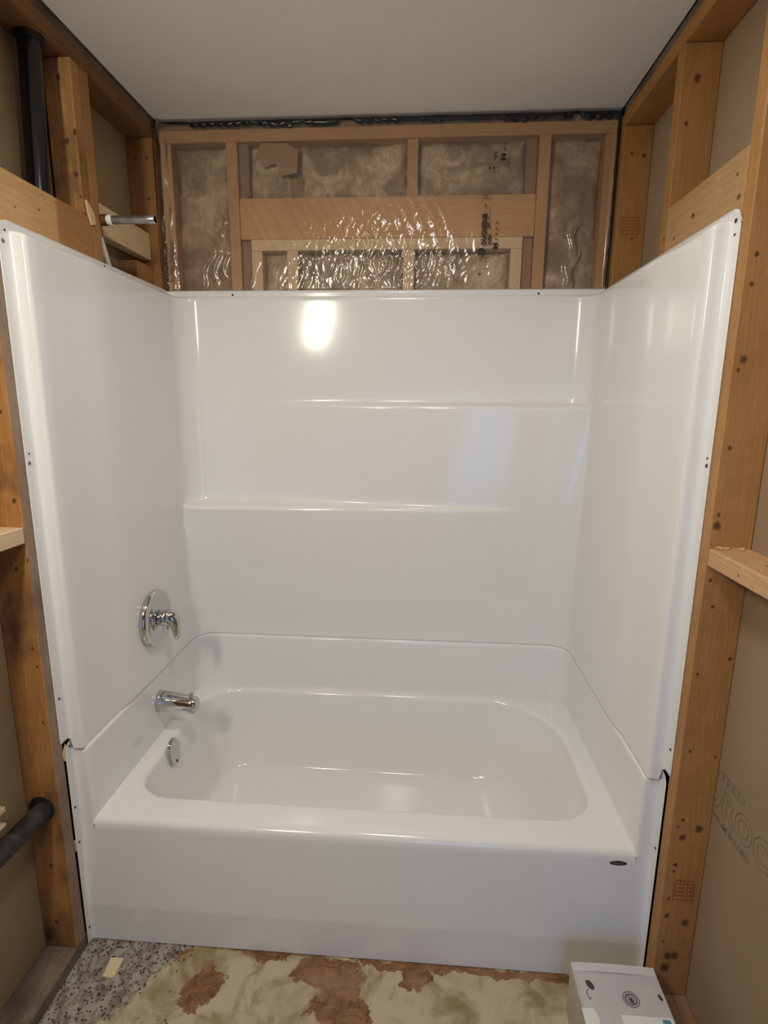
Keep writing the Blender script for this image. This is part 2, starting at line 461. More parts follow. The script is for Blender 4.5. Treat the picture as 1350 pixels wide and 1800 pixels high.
# small pieces of wood caught by the drain pipe
board(wall_left, 'wood_scrap', -.089, -.058, -.30, -.172, .548, .562, M_px)
board(wall_left, 'wood_scrap', -.089, -.058, -.30, -.176, .512, .520, M_px)

# --- right wall framing
KR = [(1.544, 1.60, .008), (1.537, 1.58, .004), (1.541, 1.426, .005), (1.537, 1.286, .0045), (1.536, 1.262, .010), (1.550, 1.083, .004),
      (1.538, 1.142, .004), (1.602, .963, .005), (1.538, .923, .004), (1.544, .730, .004), (1.601, .719, .004), (1.549, .548, .005), (1.540, .529, .004),
      (1.588, .527, .010), (1.553, .501, .009), (1.545, .424, .006), (1.544, .405, .004), (1.540, .326, .004), (1.542, .276, .007), (1.540, .199, .004),
      (1.586, .259, .010), (1.556, .156, .011), (1.572, .158, .012), (1.554, .121, .014), (1.543, 1.795, .005), (1.541, 1.740, .005)]
M_fr = wood('spruce_front_right', 2, (0.50, 0.262, 0.100), (0.34, 0.165, 0.056), [(x, -.075, z, r) for x, z, r in KR])
rfs = board(wall_right, 'stud', W, W + .089, -.075, -.037, .038, 2.365, M_fr)
kM = [(1.56, .31, 2.289, .009), (1.545, .31, 2.19, .006), (1.524, .32, 1.93, .005)]
board(wall_right, 'stud', W, W + .089, .31, .348, .038, 2.365, wood('spruce_mid_right', 2, (0.42, 0.215, 0.072), (0.29, 0.135, 0.042), kM))
kC2 = [(1.551, .705, 2.286, .005), (1.589, .705, 2.279, .007), (1.576, .705, 2.036, .004)]
board(wall_right, 'stud', W, W + .089, .705, .743, .038, 2.365, wood('spruce_corner_right', 2, (0.40, 0.20, 0.064), (0.28, 0.13, 0.038), kC2))
for y in (-.50, -.91, -1.32, -1.73, -2.14):
    board(wall_right, 'stud', W, W + .089, y, y + .038, .038, 2.365, M_z)
board(wall_right, 'top_plate', W, W + .089, YB, .744, 2.3655, 2.4035, wood('plate_amber', 1, (0.44, 0.225, 0.070), (0.29, 0.135, 0.038)))
board(wall_right, 'upper_plate', W + .006, W + .095, YB, .744, 2.404, 2.442, M_old, label='dark upper plate')
board(wall_right, 'bottom_plate', W, W + .089, YB, .744, .0, .0375, wood('plate_brown', 1, (0.34, 0.20, 0.11), (0.22, 0.12, 0.06)))
kB = [(W, .169, 1.938, .007), (W, .26, 1.915, .005), (W, -.02, 1.914, .006), (W, -.005, 1.96, .004)]
board(wall_right, 'blocking', W, W + .038, -.0365, .3095, 1.865, 2.0, wood('plank_right', 1, (0.49, 0.31, 0.145), (0.36, 0.20, 0.085), kB))
board(wall_right, 'ledge_block', W + .002, W + .089, -.46, -.0755, 1.175, 1.213, wood('ledge_right', 1, (0.66, 0.42, 0.21), (0.46, 0.26, 0.11), [(W, -.19, 1.19, .004), (W + .05, -.2, 1.213, .006)]), label='flat block nailed to the front stud')
for i, y in enumerate((-.02, .12, .62)):
    pass

# --- back wall framing (edges face the room)
Y0, Y1 = D + .004, D + .142
board(wall_back, 'top_plate', .001, W - .001, Y0, Y1, 2.365, 2.403, M_xt)
board(wall_back, 'upper_plate', .001, W - .001, Y0 + .012, Y1, 2.4035, 2.4415, M_zd, label='dark upper plate')
board(wall_back, 'bottom_plate', .001, W - .001, Y0, Y1, .0, .038, M_x)
board(wall_back, 'stud', .004, .042, Y0, Y1, .0385, 2.3645, M_zo)
board(wall_back, 'stud', .233, .271, Y0, Y1, .0385, 2.3645, M_zo)
board(wall_back, 'jack_stud', .2725, .3065, Y0 + .012, Y1, .0385, 2.060, M_zd, label='brown jack stud')
board(wall_back, 'cripple_stud', .2725, .3065, Y0 + .014, Y1, 2.192, 2.3645, M_zd, label='brown cripple stud')
board(wall_back, 'header_plank', .2725, 1.272, Y0, Y0 + .038, 2.061, 2.191, M_xo, label='wide orange plank across the old opening')
board(wall_back, 'cripple_stud', .444, .482, Y0 + .05, Y1, 2.192, 2.3645, M_zd, label='brown cripple stud')
board(wall_back, 'cripple_stud', .845, .881, Y0 + .004, Y1, 2.192, 2.3645, M_zo)
board(wall_back, 'cripple_stud', 1.236, 1.271, Y0 + .014, Y1, 2.192, 2.3645, M_zd, label='brown cripple stud')
board(wall_back, 'jack_stud', 1.238, 1.272, Y0 + .012, Y1, .0385, 2.060, M_zd, label='brown jack stud')
board(wall_back, 'stud', 1.2735, 1.3115, Y0, Y1, .0385, 2.3645, M_zo)
board(wall_back, 'stud', 1.484, 1.520, Y0, Y1, .0385, 2.3645, M_zo)
board(wall_back, 'infill_plate', .308, 1.2365, Y0, Y0 + .089, 2.024, 2.0605, M_px, label='fresh pale top plate of the infill frame')
for x in (.308, .433, .836, 1.1985):
    board(wall_back, 'infill_stud', x, x + .038, Y0, Y0 + .089, 1.45, 2.0235, M_pz, label='fresh pale infill stud')
def batt(x0, x1, z0, z1, y, amp, seed):
    nx, nz = max(4, int((x1 - x0) / .012)), max(4, int((z1 - z0) / .012))
    rows = []
    for j in range(nz + 1):
        r = []
        for i in range(nx + 1):
            x = x0 + (x1 - x0) * i / nx; z = z0 + (z1 - z0) * j / nz
            e = min(i, nx - i, j, nz - j) / 3.0
            rnd_ = min(1.0, e)
            d = noise.noise(Vector((x * 11, z * 11, seed))) * amp + noise.noise(Vector((x * 34, z * 34, seed + 5))) * amp * .4
            r.append((x, y + d + (1 - rnd_) ** 2 * .02, z))
        rows.append(r)
    bm, vv = grid_bm(rows)
    # sides and back so the batt is a solid slab
    r = bmesh.ops.extrude_face_region(bm, geom=list(bm.faces))
    for g in r['geom']:
        if isinstance(g, bmesh.types.BMVert): g.co.y = Y1 - .002
    bmesh.ops.recalc_face_normals(bm, faces=bm.faces)
    return obj('insulation_batt', bm, M_wool, wall_back, 50)
for i, a in enumerate([(.043, .232, 1.45, 2.364), (.307, .443, 2.192, 2.364), (.483, .844, 2.192, 2.364), (.882, 1.235, 2.192, 2.364),
                       (.347, .432, 1.45, 2.023), (.472, .835, 1.45, 2.023), (.875, 1.198, 1.45, 2.023), (1.312, 1.483, 1.45, 2.364)]):
    batt(*a, D + .030, .013, i * 3.7)
# torn kraft cardboard tucked in the second bay
bm = poly_bm([(.335, D + .012, 2.33), (.35, D + .010, 2.362), (.44, D + .012, 2.360), (.478, D + .012, 2.34), (.472, D + .012, 2.27), (.42, D + .011, 2.262), (.40, D + .010, 2.30), (.36, D + .012, 2.288)], (0, .004, 0))
o = obj('kraft_paper', bm, plain('kraft', (.40, .24, .12), .8), wall_back); o['label'] = 'torn brown kraft paper scrap'

# grade stamps printed on the studs, and the print on the gypsum paper
def stamp(parent, x0, x1, y, z0, z1):
    bm = bmesh.new(); w = .0016
    def bar(a, b2, c_, d_):
        t = box_bm(a, b2, y - .0004, y, c_, d_); me = bpy.data.meshes.new('t'); t.to_mesh(me); t.free(); bm.from_mesh(me); bpy.data.meshes.remove(me)
    bar(x0, x1, z0, z0 + w); bar(x0, x1, z1 - w, z1); bar(x0, x0 + w, z0, z1); bar(x1 - w, x1, z0, z1)
    xm = x0 + (x1 - x0) * .66; bar(xm, xm + w, z0, z1)
    for k in range(3):
        zz = z0 + (z1 - z0) * (.24 + .24 * k)
        for s in range(4):
            a = x0 + (xm - x0) * (.14 + .2 * s); bar(a, a + (xm - x0) * .13, zz, zz + .0035)
        bar(xm + (x1 - xm) * .35, xm + (x1 - xm) * .7, zz, zz + .005)
    for s in range(5):
        a = x0 + (x1 - x0) * (.05 + .19 * s); bar(a, a + (x1 - x0) * .12, z1 + .006, z1 + .010)
    obj('grade_stamp', bm, M_stamp, parent)
stamp(wall_right, 1.536, 1.596, .7045, 2.050, 2.092)
stamp(wall_right, 1.548, 1.596, -.0755, .325, .372)
xp = W + .0893
def yt(name, body, size, y, z, sx, mat, bold=0):
    return text_obj(name, body, size, (xp, y, z), (0, -1, 0), (0, 0, 1), mat, wall_right, .0002, bold, sx)
yt('board_print', 'CERTAINTEED', .031, .085, .672, 1.32, M_pink)
yt('board_print', 'GYPSUM BOARD', .020, -.047, .568, 1.15, M_pink, .0006)
# hollow block capitals: each letter is an outline ring
def outline_text(body, size, y, z, sx):
    cu = bpy.data.curves.new('board_print', 'FONT'); cu.body = body; cu.size = size; cu.fill_mode = 'NONE'; cu.bevel_depth = .0011; cu.bevel_resolution = 0; cu.resolution_u = 5
    cu.offset = .003; cu.space_character = 1.12
    tmp = bpy.data.objects.new('t', cu); COL.objects.link(tmp)
    dg = bpy.context.evaluated_depsgraph_get(); dg.update()
    me = bpy.data.meshes.new_from_object(tmp.evaluated_get(dg)); bpy.data.objects.remove(tmp, do_unlink=True)
    me.transform(Matrix(((0, 0, .25, 0), (-sx, 0, 0, 0), (0, 1, 0, 0), (0, 0, 0, 1))))
    me.materials.clear(); me.materials.append(M_pink)
    o = link('board_print', me, wall_right); o.location = Vector((xp, y, z)) - wloc(wall_right)
outline_text('PROROC', .084, .056, .597, .90)

# ------------------------------------------------------------------ tub surround
def sstep(a, b2, t):
    t = max(0.0, min(1.0, (t - a) / (b2 - a))); return t * t * (3 - 2 * t)

def side_x(y): return .0365 + .0085 * sstep(.15, .25, y)
NBACK = 56
ARC = 10
def upath(yfl, yst, yb, R, side, gap=.003, stripw=.034):
    """list of (x, y, target x, target y, kind) for the left half up to the middle of the back."""
    L = []
    for y in (yfl, yfl + .0015, yfl + .004, yfl + .008, yfl + .013, yst - .011):
        L.append((gap, y, gap, y, 'f'))
    for x, y in ((.0008 + gap, yst - .0080), (.0030 + gap, yst - .0062), (.009 + gap, yst - .0055), (.5 * stripw + gap, yst - .0055), (stripw - .004, yst - .0050), (stripw, yst - .0035), (stripw + .0025, yst), (stripw + .004, yst + .005)):
        L.append((x, y, gap, max(y, yst) + (x - gap) * .3, 's'))
    ys = [.035 + (yb - R - .035) * k / 14 for k in range(15)]
    for y in ys: L.append((side(y), y, gap, y, 'w'))
    xs = side(yb - R)
    for k in range(1, ARC + 1):
        a = math.pi / 2 * k / ARC
        x = xs + R - R * math.cos(a); y = yb - R + R * math.sin(a)
        t = k / ARC
        r2 = .012; 
        if t < .5: tx, ty = gap, (yb - R) + (D - .003 - (yb - R)) * t * 2
        else: tx, ty = gap + (x - gap) * (t - .5) * 2, D - .003
        L.append((x, y, tx, ty, 'c'))
    return L

def shelf_h(x, z):
    a1 = .078 * sstep(.0, 1.0, max(0, (x - .30) / 1.05)) ** .8 if x > .3 else 0.0
    b1 = .082 * max(0.0, min(1.0, (1.26 - x) / 1.10)) ** .9
    h = 0.0
    for z0, am in ((1.503, a1), (1.136, b1)):
        if am <= 0: continue
        d = z - z0
        if d > .020: f = 0.0
        elif d > .010: f = .05 * (.020 - d) / .010
        elif d > .0045: f = .05 + .25 * (.010 - d) / .0055
        elif d > .002: f = .30 + .40 * (.0045 - d) / .0025
        elif d > .0005: f = .70 + .12 * (.002 - d) / .0015
        elif d > -.003: f = .82 + .13 * (.0005 - d) / .0035
        elif d > -.010: f = .95 + .05 * sstep(-.003, -.010, d) if d < -.003 else .95
        else:
            t = min(1.0, (-.010 - d) / (z0 - .010 - .64)); f = (1 - t) ** 1.15
        h += am * f
    return h

def build_surround():
    YB_ = .735
    half = upath(-.046, -.008, YB_, .075, side_x)
    zs = [ZM, .612, .64]
    zs += [.64 + (1.10 - .64) * k / 14 for k in range(1, 15)]
    for z0 in (1.136, 1.503):
        zs += [z0 + d for d in (-.025, -.016, -.011, -.0085, -.0055, -.003, -.0012, .0005, .0012, .002, .0032, .0045, .007, .010, .015, .020, .028)]
    zs += [1.19 + .27 * k / 6 for k in range(7)] + [1.55 + .30 * k / 7 for k in range(8)]
    zs += [1.858, 1.862, 1.865, 1.868, 1.8705, 1.8722, 1.8732, 1.8738, 1.876, 1.885, ZS]
    zs = sorted(set(round(z, 5) for z in zs))
    def sfun(z):
        if z <= 1.858: return 1.0
        if z >= 1.8738: return 0.0
        t = (z - 1.858) / (1.8738 - 1.858)
        return max(0.0, math.sqrt(max(0, 1 - t ** 3)))
    def P(pt, z, mir):
        x, y, tx, ty, k = pt
        s = sfun(z)
        h = shelf_h(W - x if mir else x, z)
        if k == 'c':
            fr = (y - (YB_ - .075)) / .075
            y -= h * max(0.0, fr) ** 1.0
        elif k == 'b': y -= h
        gx = tx + (x - tx) * s; gy = ty + (y - ty) * s
        if k == 'f':
            # flange: rounded top corner, stops above the tub's own flange
            z = .640 + (z - ZM) * (ZS - .640) / (ZS - ZM)
            r = .032; dy = (-.046 + r) - gy
            if dy > 0 and z > ZS - r * 1.6:
                zmax = ZS - r + math.sqrt(max(0, r * r - dy * dy))
                z = min(z, zmax)
        elif k == 's' and x < .0075 and z < .640: z = .637 + (z - ZM) * .09
        if mir: gx = W - gx
        return (gx, gy, z)
    xs = half[-1][0]
    mids = [xs + (W - 2 * xs) * k / NBACK for k in range(1, NBACK)]
    rows = []
    for z in zs:
        r = [P(p, z, False) for p in half]
        for x in mids: r.append(P((x, YB_, x, D - .003, 'b'), z, False))
        r += [P(p, z, True) for p in reversed(half)]
        rows.append(r)
    bm, _ = grid_bm(rows)
    bmesh.ops.recalc_face_normals(bm, faces=bm.faces)
    # make normals face the room
    c = sum((f.normal.dot(Vector((W / 2, -.5, 1.2)) - f.calc_center_median()) for f in bm.faces))
    if c < 0: bmesh.ops.reverse_faces(bm, faces=bm.faces)
    root = thing('tub_surround', 'glossy white moulded tub surround with two tapered shelves, above the tub', 'tub surround', (W / 2, D - .02, ZM))
    o = obj('wall_panel', bm, M_white, root, 55)
    sm = o.modifiers.new('thickness', 'SOLIDIFY'); sm.thickness = .0022; sm.offset = -1
    return root
surround = build_surround()

# ------------------------------------------------------------------ bathtub
def rr_loop(x0, x1, y0, y1, r, n=14):
    """rounded rectangle, counter-clockwise from front-left: r = (fl, fr, br, bl), radii or (rx, ry)."""
    P = []
    for (cx, cy, sx, sy, a0, rr) in ((x0, y0, 1, 1, math.pi, r[0]), (x1, y0, -1, 1, 1.5 * math.pi, r[1]), (x1, y1, -1, -1, 0, r[2]), (x0, y1, 1, -1, .5 * math.pi, r[3])):
        rx, ry = rr if isinstance(rr, tuple) else (rr, rr)
        ox, oy = cx + sx * rx, cy + sy * ry
        for k in range(n + 1):
            a = a0 + .5 * math.pi * k / n
            P.append((ox + rx * math.cos(a), oy + ry * math.sin(a)))
    return P

BC = (.76, .39)
def ray_hit(poly, th):
    dx, dy = math.cos(th) * .67, math.sin(th) * .31
    best = None
    for (ax, ay), (bx, by) in zip(poly, poly[1:] + poly[:1]):
        ex, ey = bx - ax, by - ay
        den = dx * ey - dy * ex
        if abs(den) < 1e-12: continue
        t = ((ax - BC[0]) * ey - (ay - BC[1]) * ex) / den
        u = ((ax - BC[0]) * dy - (ay - BC[1]) * dx) / den
        if t > 0 and -1e-9 <= u <= 1 + 1e-9 and (best is None or t < best): best = t
    return (BC[0] + dx * best, BC[1] + dy * best)

ZD = .391
def build_tub():
    YC = .722
    cx = .043
    def side(y): return cx
    half = upath(-.036, -.003, YC, .072, side, .004, .039)
    bm = bmesh.new()
    # 1 curb: column fronts, end walls and back wall above the deck, with a rolled ledge on top
    prof = [(.376, 0), (.386, 0), (.391, 0), (.40, 0), (.45, 0), (.50, 0), (.55, 0), (.590, 0), (.597, .0003), (.6015, .0012), (.6045, .003), (.6055, .0055), (.6058, .012), (.6058, .03)]
    xs = half[-1][0]
    mids = [xs + (W - 2 * xs) * k / 30 for k in range(1, 30)]
    rows = []
    for z, off in prof:
        def Q(pt, mir):
            x, y, tx, ty, k = pt
            zz = z
            if k == 'w': x -= off
            elif k == 'c': x, y = x - off * (.5 if x > tx else 1), y + off * .5
            elif k == 'b': y = min(y + off, D - .004)
            elif k == 's':
                t = min(1.0, off / .03); x2, y2 = x, y
                y = y + off * .8; x = max(.004, x - off * .3)
            elif k == 'f':
                zz = .376 + (z - .376) * (.634 - .376) / (.606 - .376)
                r = .026; dy = (-.036 + r) - y
                if dy > 0: zz = min(zz, .634 - r + math.sqrt(max(0, r * r - dy * dy)))
            x = max(x, .003)
            return (W - x if mir else x, y, zz)
        r = [Q(p, False) for p in half] + [Q((x, YC, x, D, 'b'), False) for x in mids] + [Q(p, True) for p in reversed(half)]
        rows.append(r)
    grid_bm(rows, bm)
    # 2 apron: rolled top edge, slight batter, undercut foot shaped in to imitate a shaded lower band, runs into the two column fronts and side flanges
    ap = [(.391, .016), (.3907, .010), (.3893, .004), (.3865, -.001), (.382, -.0055), (.376, -.0085), (.36, -.0093), (.30, -.0118), (.22, -.0158), (.16, -.0185), (.127, -.0205), (.122, -.0207), (.117, -.0205), (.06, -.0178), (.02, -.0165), (.003, -.016)]
    xcols = [.037 + (W - .074) * k / 40 for k in range(41)]
    rows = []
    for z, y in ap:
        e = .037 if z > .3759 else .043
        rows.append([(min(max(x, e), W - e), y, z) for x in xcols])
    grid_bm(rows, bm)
    for mir in (False, True):
        rows = []
        for z, y in [a for a in ap if a[0] <= .3761]:
            r = []
            for px, py in ((.004, -.036), (.004, y - .0055), (.0048, y - .0025), (.0070, y - .0007), (.013, y), (.0235, y), (.043, y)):
                r.append((W - px if mir else px, min(py, y + .006), z))
            rows.append(r)
        grid_bm(rows, bm)
    # 3 deck and basin
    outer = rr_loop(cx, W - cx, .016, YC, (.0005, .0005, .072, .072), 12)
    ths = [2 * math.pi * k / 264 for k in range(264)]
    for px, py in ((cx, .016), (W - cx, .016)):
        ths.append(math.atan2((py - BC[1]) / .31, (px - BC[0]) / .67) % (2 * math.pi))
    ths = sorted(ths)
    lip = (.088, 1.428, .083, .700, (.125, .105), (.135, .125), (.26, .27), (.15, .13))
    fl = (.165, 1.275, .150, .640, (.08, .08), (.12, .12), (.16, .16), (.09, .09))
    def blend(f):
        q = []
        for a, c_ in zip(lip, fl):
            if isinstance(a, tuple): q.append((a[0] + (c_[0] - a[0]) * f, a[1] + (c_[1] - a[1]) * f))
            else: q.append(a + (c_ - a) * f)
        return q
    def inset(q, d):
        return [q[0] + d, q[1] - d, q[2] + d, q[3] - d] + [(max(.01, r[0] - d), max(.01, r[1] - d)) for r in q[4:]]
    rows = []
    lo = [ray_hit(outer, t) for t in ths]
    l1q = inset(blend(0), -.004); l1 = rr_loop(*l1q[:4], l1q[4:])
    li = [ray_hit(l1, t) for t in ths]
    rows.append([(x, y, ZD) for x, y in lo])
    for f in (.03, .4, .8):
        rows.append([(a[0] + (b2[0] - a[0]) * f, a[1] + (b2[1] - a[1]) * f, ZD + .0006 * math.sin(math.pi * f)) for a, b2 in zip(lo, li)])
    rows.append([(x, y, ZD) for x, y in li])
    for d, z in ((.001, .3902), (.005, .3878), (.0085, .3835), (.0105, .3775), (.0115, .370)):
        q = inset(blend(0), d); lp = rr_loop(*q[:4], q[4:]); rows.append([(*ray_hit(lp, t), z) for t in ths])
    for f, z in ((.06, .345), (.18, .30), (.33, .24), (.50, .18), (.66, .135), (.78, .112), (.88, .100), (.96, .094), (1.03, .0915), (1.12, .0905)):
        q = inset(blend(min(f, 1.0)), .0115 + max(0, f - 1) * .1); lp = rr_loop(*q[:4], q[4:]); rows.append([(*ray_hit(lp, t), z) for t in ths])
    last = rows[-1]
    for s in (.75, .45, .15):
        rows.append([(BC[0] + (x - BC[0]) * s, BC[1] + (y - BC[1]) * s, .0905 - .004 * (1 - s)) for x, y, z in last])
    _, vv = grid_bm(rows, bm, close=True)
    bm.faces.new(vv[-1])
    bmesh.ops.remove_doubles(bm, verts=bm.verts, dist=1e-5)
    bmesh.ops.recalc_face_normals(bm, faces=bm.faces)
    return bm
tub = thing('bathtub', 'glossy white alcove bathtub with flat apron, set between the stud walls', 'bathtub', (W / 2, .36, 0))
tub_shell = obj('shell', build_tub(), M_white, tub, 50)

# overflow plate on the drain end of the basin
def plate_bm(cx, cy, cz, hw, hh, th):
    pts = []
    for k in range(28):
        a = 2 * math.pi * k / 28
        y = hw * math.copysign(abs(math.cos(a)) ** .8, math.cos(a)); z = hh * math.copysign(abs(math.sin(a)) ** .8, math.sin(a))
        pts.append((cx + (z) * -.11, cy + y, cz + max(z, -hh * .82)))
    bm = poly_bm(pts, (th, 0, 0))
    bmesh.ops.bevel(bm, geom=[e for e in bm.edges if e.calc_length() and len(e.link_faces) == 2 and abs(e.link_faces[0].normal.dot(e.link_faces[1].normal)) < .6 and (e.verts[0].co.x + e.verts[1].co.x) / 2 > cx + th * .5], offset=th * .3, segments=2, affect='EDGES')
    return bm
ov = obj('overflow_plate', plate_bm(.1030, .332, .358, .036, .046, .010), M_chrome, tub, 40); ov['label'] = 'chrome overflow plate'
o = obj('plate_screw', tube_bm([(.1160, .332, .327), (.1188, .332, .327)], [.0045, .0042], 12), M_dark, ov, 40); o['label'] = 'dark slot screw at the foot of the plate'

# maker's badge on the apron
bm = bmesh.new()
N = 36
def ring(rx, rz, y): return [(1.440 + rx * math.cos(2 * math.pi * k / N), y, .356 + rz * math.copysign(abs(math.sin(2 * math.pi * k / N)) ** 1.15, math.sin(2 * math.pi * k / N))) for k in range(N)]
_, vv = grid_bm([ring(.0225, .0072, -.0075), ring(.0225, .0072, -.0093), ring(.0212, .0062, -.0100)], bm, close=True)
bm.faces.new(vv[-1]); bmesh.ops.recalc_face_normals(bm, faces=bm.faces)
badge = obj('badge', bm, plain('badge_dark', (.035, .022, .020), .35), tub, 40); badge['label'] = 'small dark oval badge'
t = text_obj('badge_lettering', 'MAAX', .0088, (1.4265, -.0102, .3530), (1, 0, 0), (0, 0, 1), plain('badge_gold', (.34, .24, .18), .4, .5), badge, .0002, .0002, 1.15)

# screw heads in the nailing flanges
def screw(parent, x, y, z, axis, r, mat):
    d = {'+x': (1, 0, 0), '-x': (-1, 0, 0), '-y': (0, -1, 0)}[axis]
    p = Vector((x, y, z)); v = Vector(d)
    o = obj('screw', tube_bm([p - v * .001, p + v * .0008, p + v * .0016], [r, r, r * .7], 12), mat, parent, 40)
    return o
for y, z, r in ((-.034, 1.846, .0042), (-.026, 1.870, .0026), (-.034, 1.388, .0022), (-.036, 1.366, .0042), (-.033, .763, .0034), (.353, 1.885, .0026)):
    screw(surround, .0032, y, z, '+x', r, M_dark if r < .004 else M_screw)
for y, z, r in ((-.028, 1.868, .0046), (-.030, 1.842, .0026), (-.034, 1.400, .0024), (-.034, 1.384, .0042), (-.034, .705, .0034)):
    screw(surround, W - .0032, y, z, '-x', r, M_dark)
for x in (.237, 1.298): screw(surround, x, D - .0032, 1.879, '-y', .0036, M_dark)
for y, z in ((-.018, .618), (-.024, .438), (-.024, .330), (-.024, .049)): screw(tub, .0042, y, z, '+x', .0032, M_dark)
for y, z in ((-.024, .421), (-.024, .05)): screw(tub, W - .0042, y, z, '-x', .0032, M_dark)

# ------------------------------------------------------------------ shower valve trim
VX, VY, VZ = side_x(.385) + .0004, .385, .812
valve = thing('shower_valve', 'round chrome shower valve with curved lever handle on the left panel', 'shower valve', (VX, VY, VZ))
esc = lathe_x(VX, VY, VZ, [(-.0, .0915), (.006, .0945), (.012, .0945), (.018, .0915), (.0220, .0855), (.0238, .076), (.0232, .061), (.0205, .0565), (.0205, .0530), (.0225, .0490), (.0245, .030), (.0245, 0)], 64)
obj('escutcheon', esc, M_chrome, valve, 35)
obj('hub', lathe_x(VX, VY, VZ, [(.023, .0225), (.028, .0215), (.032, .0215), (.0325, .026), (.040, .0275), (.047, .0255), (.052, .020), (.052, 0)], 40), M_chrome, valve, 35)
lev = [(VX + .044, VY, VZ + .004), (VX + .053, VY, VZ + .007), (VX + .062, VY, VZ + .006), (VX + .070, VY - .001, VZ - .006), (VX + .0745, VY - .002, VZ - .024), (VX + .0765, VY - .003, VZ - .044), (VX + .0780, VY - .004, VZ - .060), (VX + .0785, VY - .004, VZ - .068)]
obj('lever_handle', tube_bm(lev, [.022, .0245, .0240, .0200, .0155, .0130, .0112, .007], 28), M_chrome, valve, 60)
obj('lever_stop', tube_bm([(VX + .050, VY, VZ - .016), (VX + .047, VY, VZ - .038)], [.0055, .0045], 12), M_chrome, valve, 60)

# ------------------------------------------------------------------ tub spout
SX, SY, SZ = .0432, .386, .512
spout = thing('tub_spout', 'chrome tub spout with diverter knob, on the end wall over the basin', 'spout', (SX, SY, SZ))
rows = []; N = 40
for dx, ry, rz, dz in ((0, .0345, .0355, 0), (.003, .0352, .0362, 0), (.012, .0350, .0358, 0), (.05, .0315, .0310, -.001), (.09, .0275, .0265, -.003), (.112, .0255, .0250, -.0055), (.124, .0240, .0245, -.007), (.131, .0205, .0215, -.008), (.1345, .014, .015, -.009), (.1355, .004, .005, -.010)):
    rows.append([(SX + dx, SY + ry * math.cos(2 * math.pi * k / N), SZ + dz + rz * (math.sin(2 * math.pi * k / N) if math.sin(2 * math.pi * k / N) > 0 or dx < .05 else max(math.sin(2 * math.pi * k / N), -.92))) for k in range(N)])
bm, vv = grid_bm(rows, close=True); bm.faces.new(vv[0][::-1]); bm.faces.new(vv[-1]); bmesh.ops.recalc_face_normals(bm, faces=bm.faces)
obj('spout_body', bm, M_chrome, spout, 50)
bm = lathe_x(0, 0, 0, [(-.006, .0), (-.006, .0095), (.004, .0095), (.004, 0)], 24)
obj('spout_outlet', tube_bm([(SX + .112, SY, SZ - .024), (SX + .112, SY, SZ - .0335)], [.0175, .0165], 24), M_chrome, spout, 40)
bm.free()
obj('diverter_knob', tube_bm([(SX + .112, SY, SZ + .012), (SX + .112, SY, SZ + .024), (SX + .112, SY, SZ + .027), (SX + .112, SY, SZ + .031)], [.0042, .0042, .0085, .0075], 18), M_chrome, spout, 40)

# ------------------------------------------------------------------ shower arm stub and riser
arm = thing('shower_pipe', 'galvanised pipe stub with white thread tape, screwed in a brass elbow over the surround', 'pipe', (.0, .366, 2.008))
PY, PZ = .366, 2.009
obj('elbow_fitting', tube_bm([(-.024, PY + .018, PZ - .035), (-.024, PY + .014, PZ - .018), (-.022, PY + .004, PZ - .004), (-.012, PY, PZ), (.008, PY, PZ), (.0165, PY, PZ)], [.0125, .0135, .0145, .0150, .0152, .0150], 20), M_brass, arm, 50)
obj('thread_tape', tube_bm([(.0167, PY, PZ), (.019, PY, PZ), (.029, PY, PZ), (.031, PY, PZ)], [.0125, .0133, .0126, .0115], 20), M_tape, arm, 50)
obj('pipe_nipple', tube_bm([(.0305, PY, PZ), (.10, PY, PZ), (.130, PY, PZ), (.1535, PY, PZ), (.1545, PY, PZ), (.1545, PY, PZ), (.135, PY, PZ)], [.0112, .0112, .0110, .0107, .0100, .0086, .0084], 24), M_galv, arm, 40)
pex = tag(obj('water_riser', tube_bm([(-.0245, PY + .022, PZ - .0365), (-.025, PY + .035, PZ - .06), (-.026, PY + .070, PZ - .13), (-.026, PY + .10, PZ - .22), (-.026, PY + .11, PZ - .34)], .0085, 16), M_pex, None, 60),
          'white plastic water tube running down from the brass elbow behind the surround', 'pipe')

# ------------------------------------------------------------------ black drain pipes
bm = tube_bm([(-.047, .030, .04), (-.047, .145, 1.6), (-.047, .195, 2.30), (-.047, .201, 2.41)], .0258, 36)
vp = thing('vent_pipe', 'glossy black vertical plastic pipe rising through the top plate, upper left', 'pipe', (-.047, .030, .04))
obj('pipe', bm, M_abs, vp, 50)
obj('hole_rim', tube_bm([(-.047, .200, 2.366), (-.047, .200, 2.358), (-.047, .199, 2.350)], [.033, .032, .0262], 36, False), M_hole, vp, 50)
dp = thing('drain_pipe', 'dusty black plastic pipe entering a hole in the left front stud', 'pipe', (-.045, -.40, .45))
obj('pipe', tube_bm([(-.046, -.020, .464), (-.046, -.30, .478), (-.046, -.90, .505)], .0245, 30), M_absd, dp, 50)
# ragged dark hole bored for it
pts = []
for k in range(40):
    a = 2 * math.pi * k / 40; r = .0345 + .0022 * math.sin(k * 2.7) * (1 if math.sin(a) > 0 else .3)
    pts.append((-.048 + r * math.cos(a), -.0757, .474 + r * math.sin(a)))
o = obj('bored_hole', poly_bm(pts, (0, .0006, 0)), M_hole, wall_left); o['label'] = 'ragged dark hole bored through the stud'

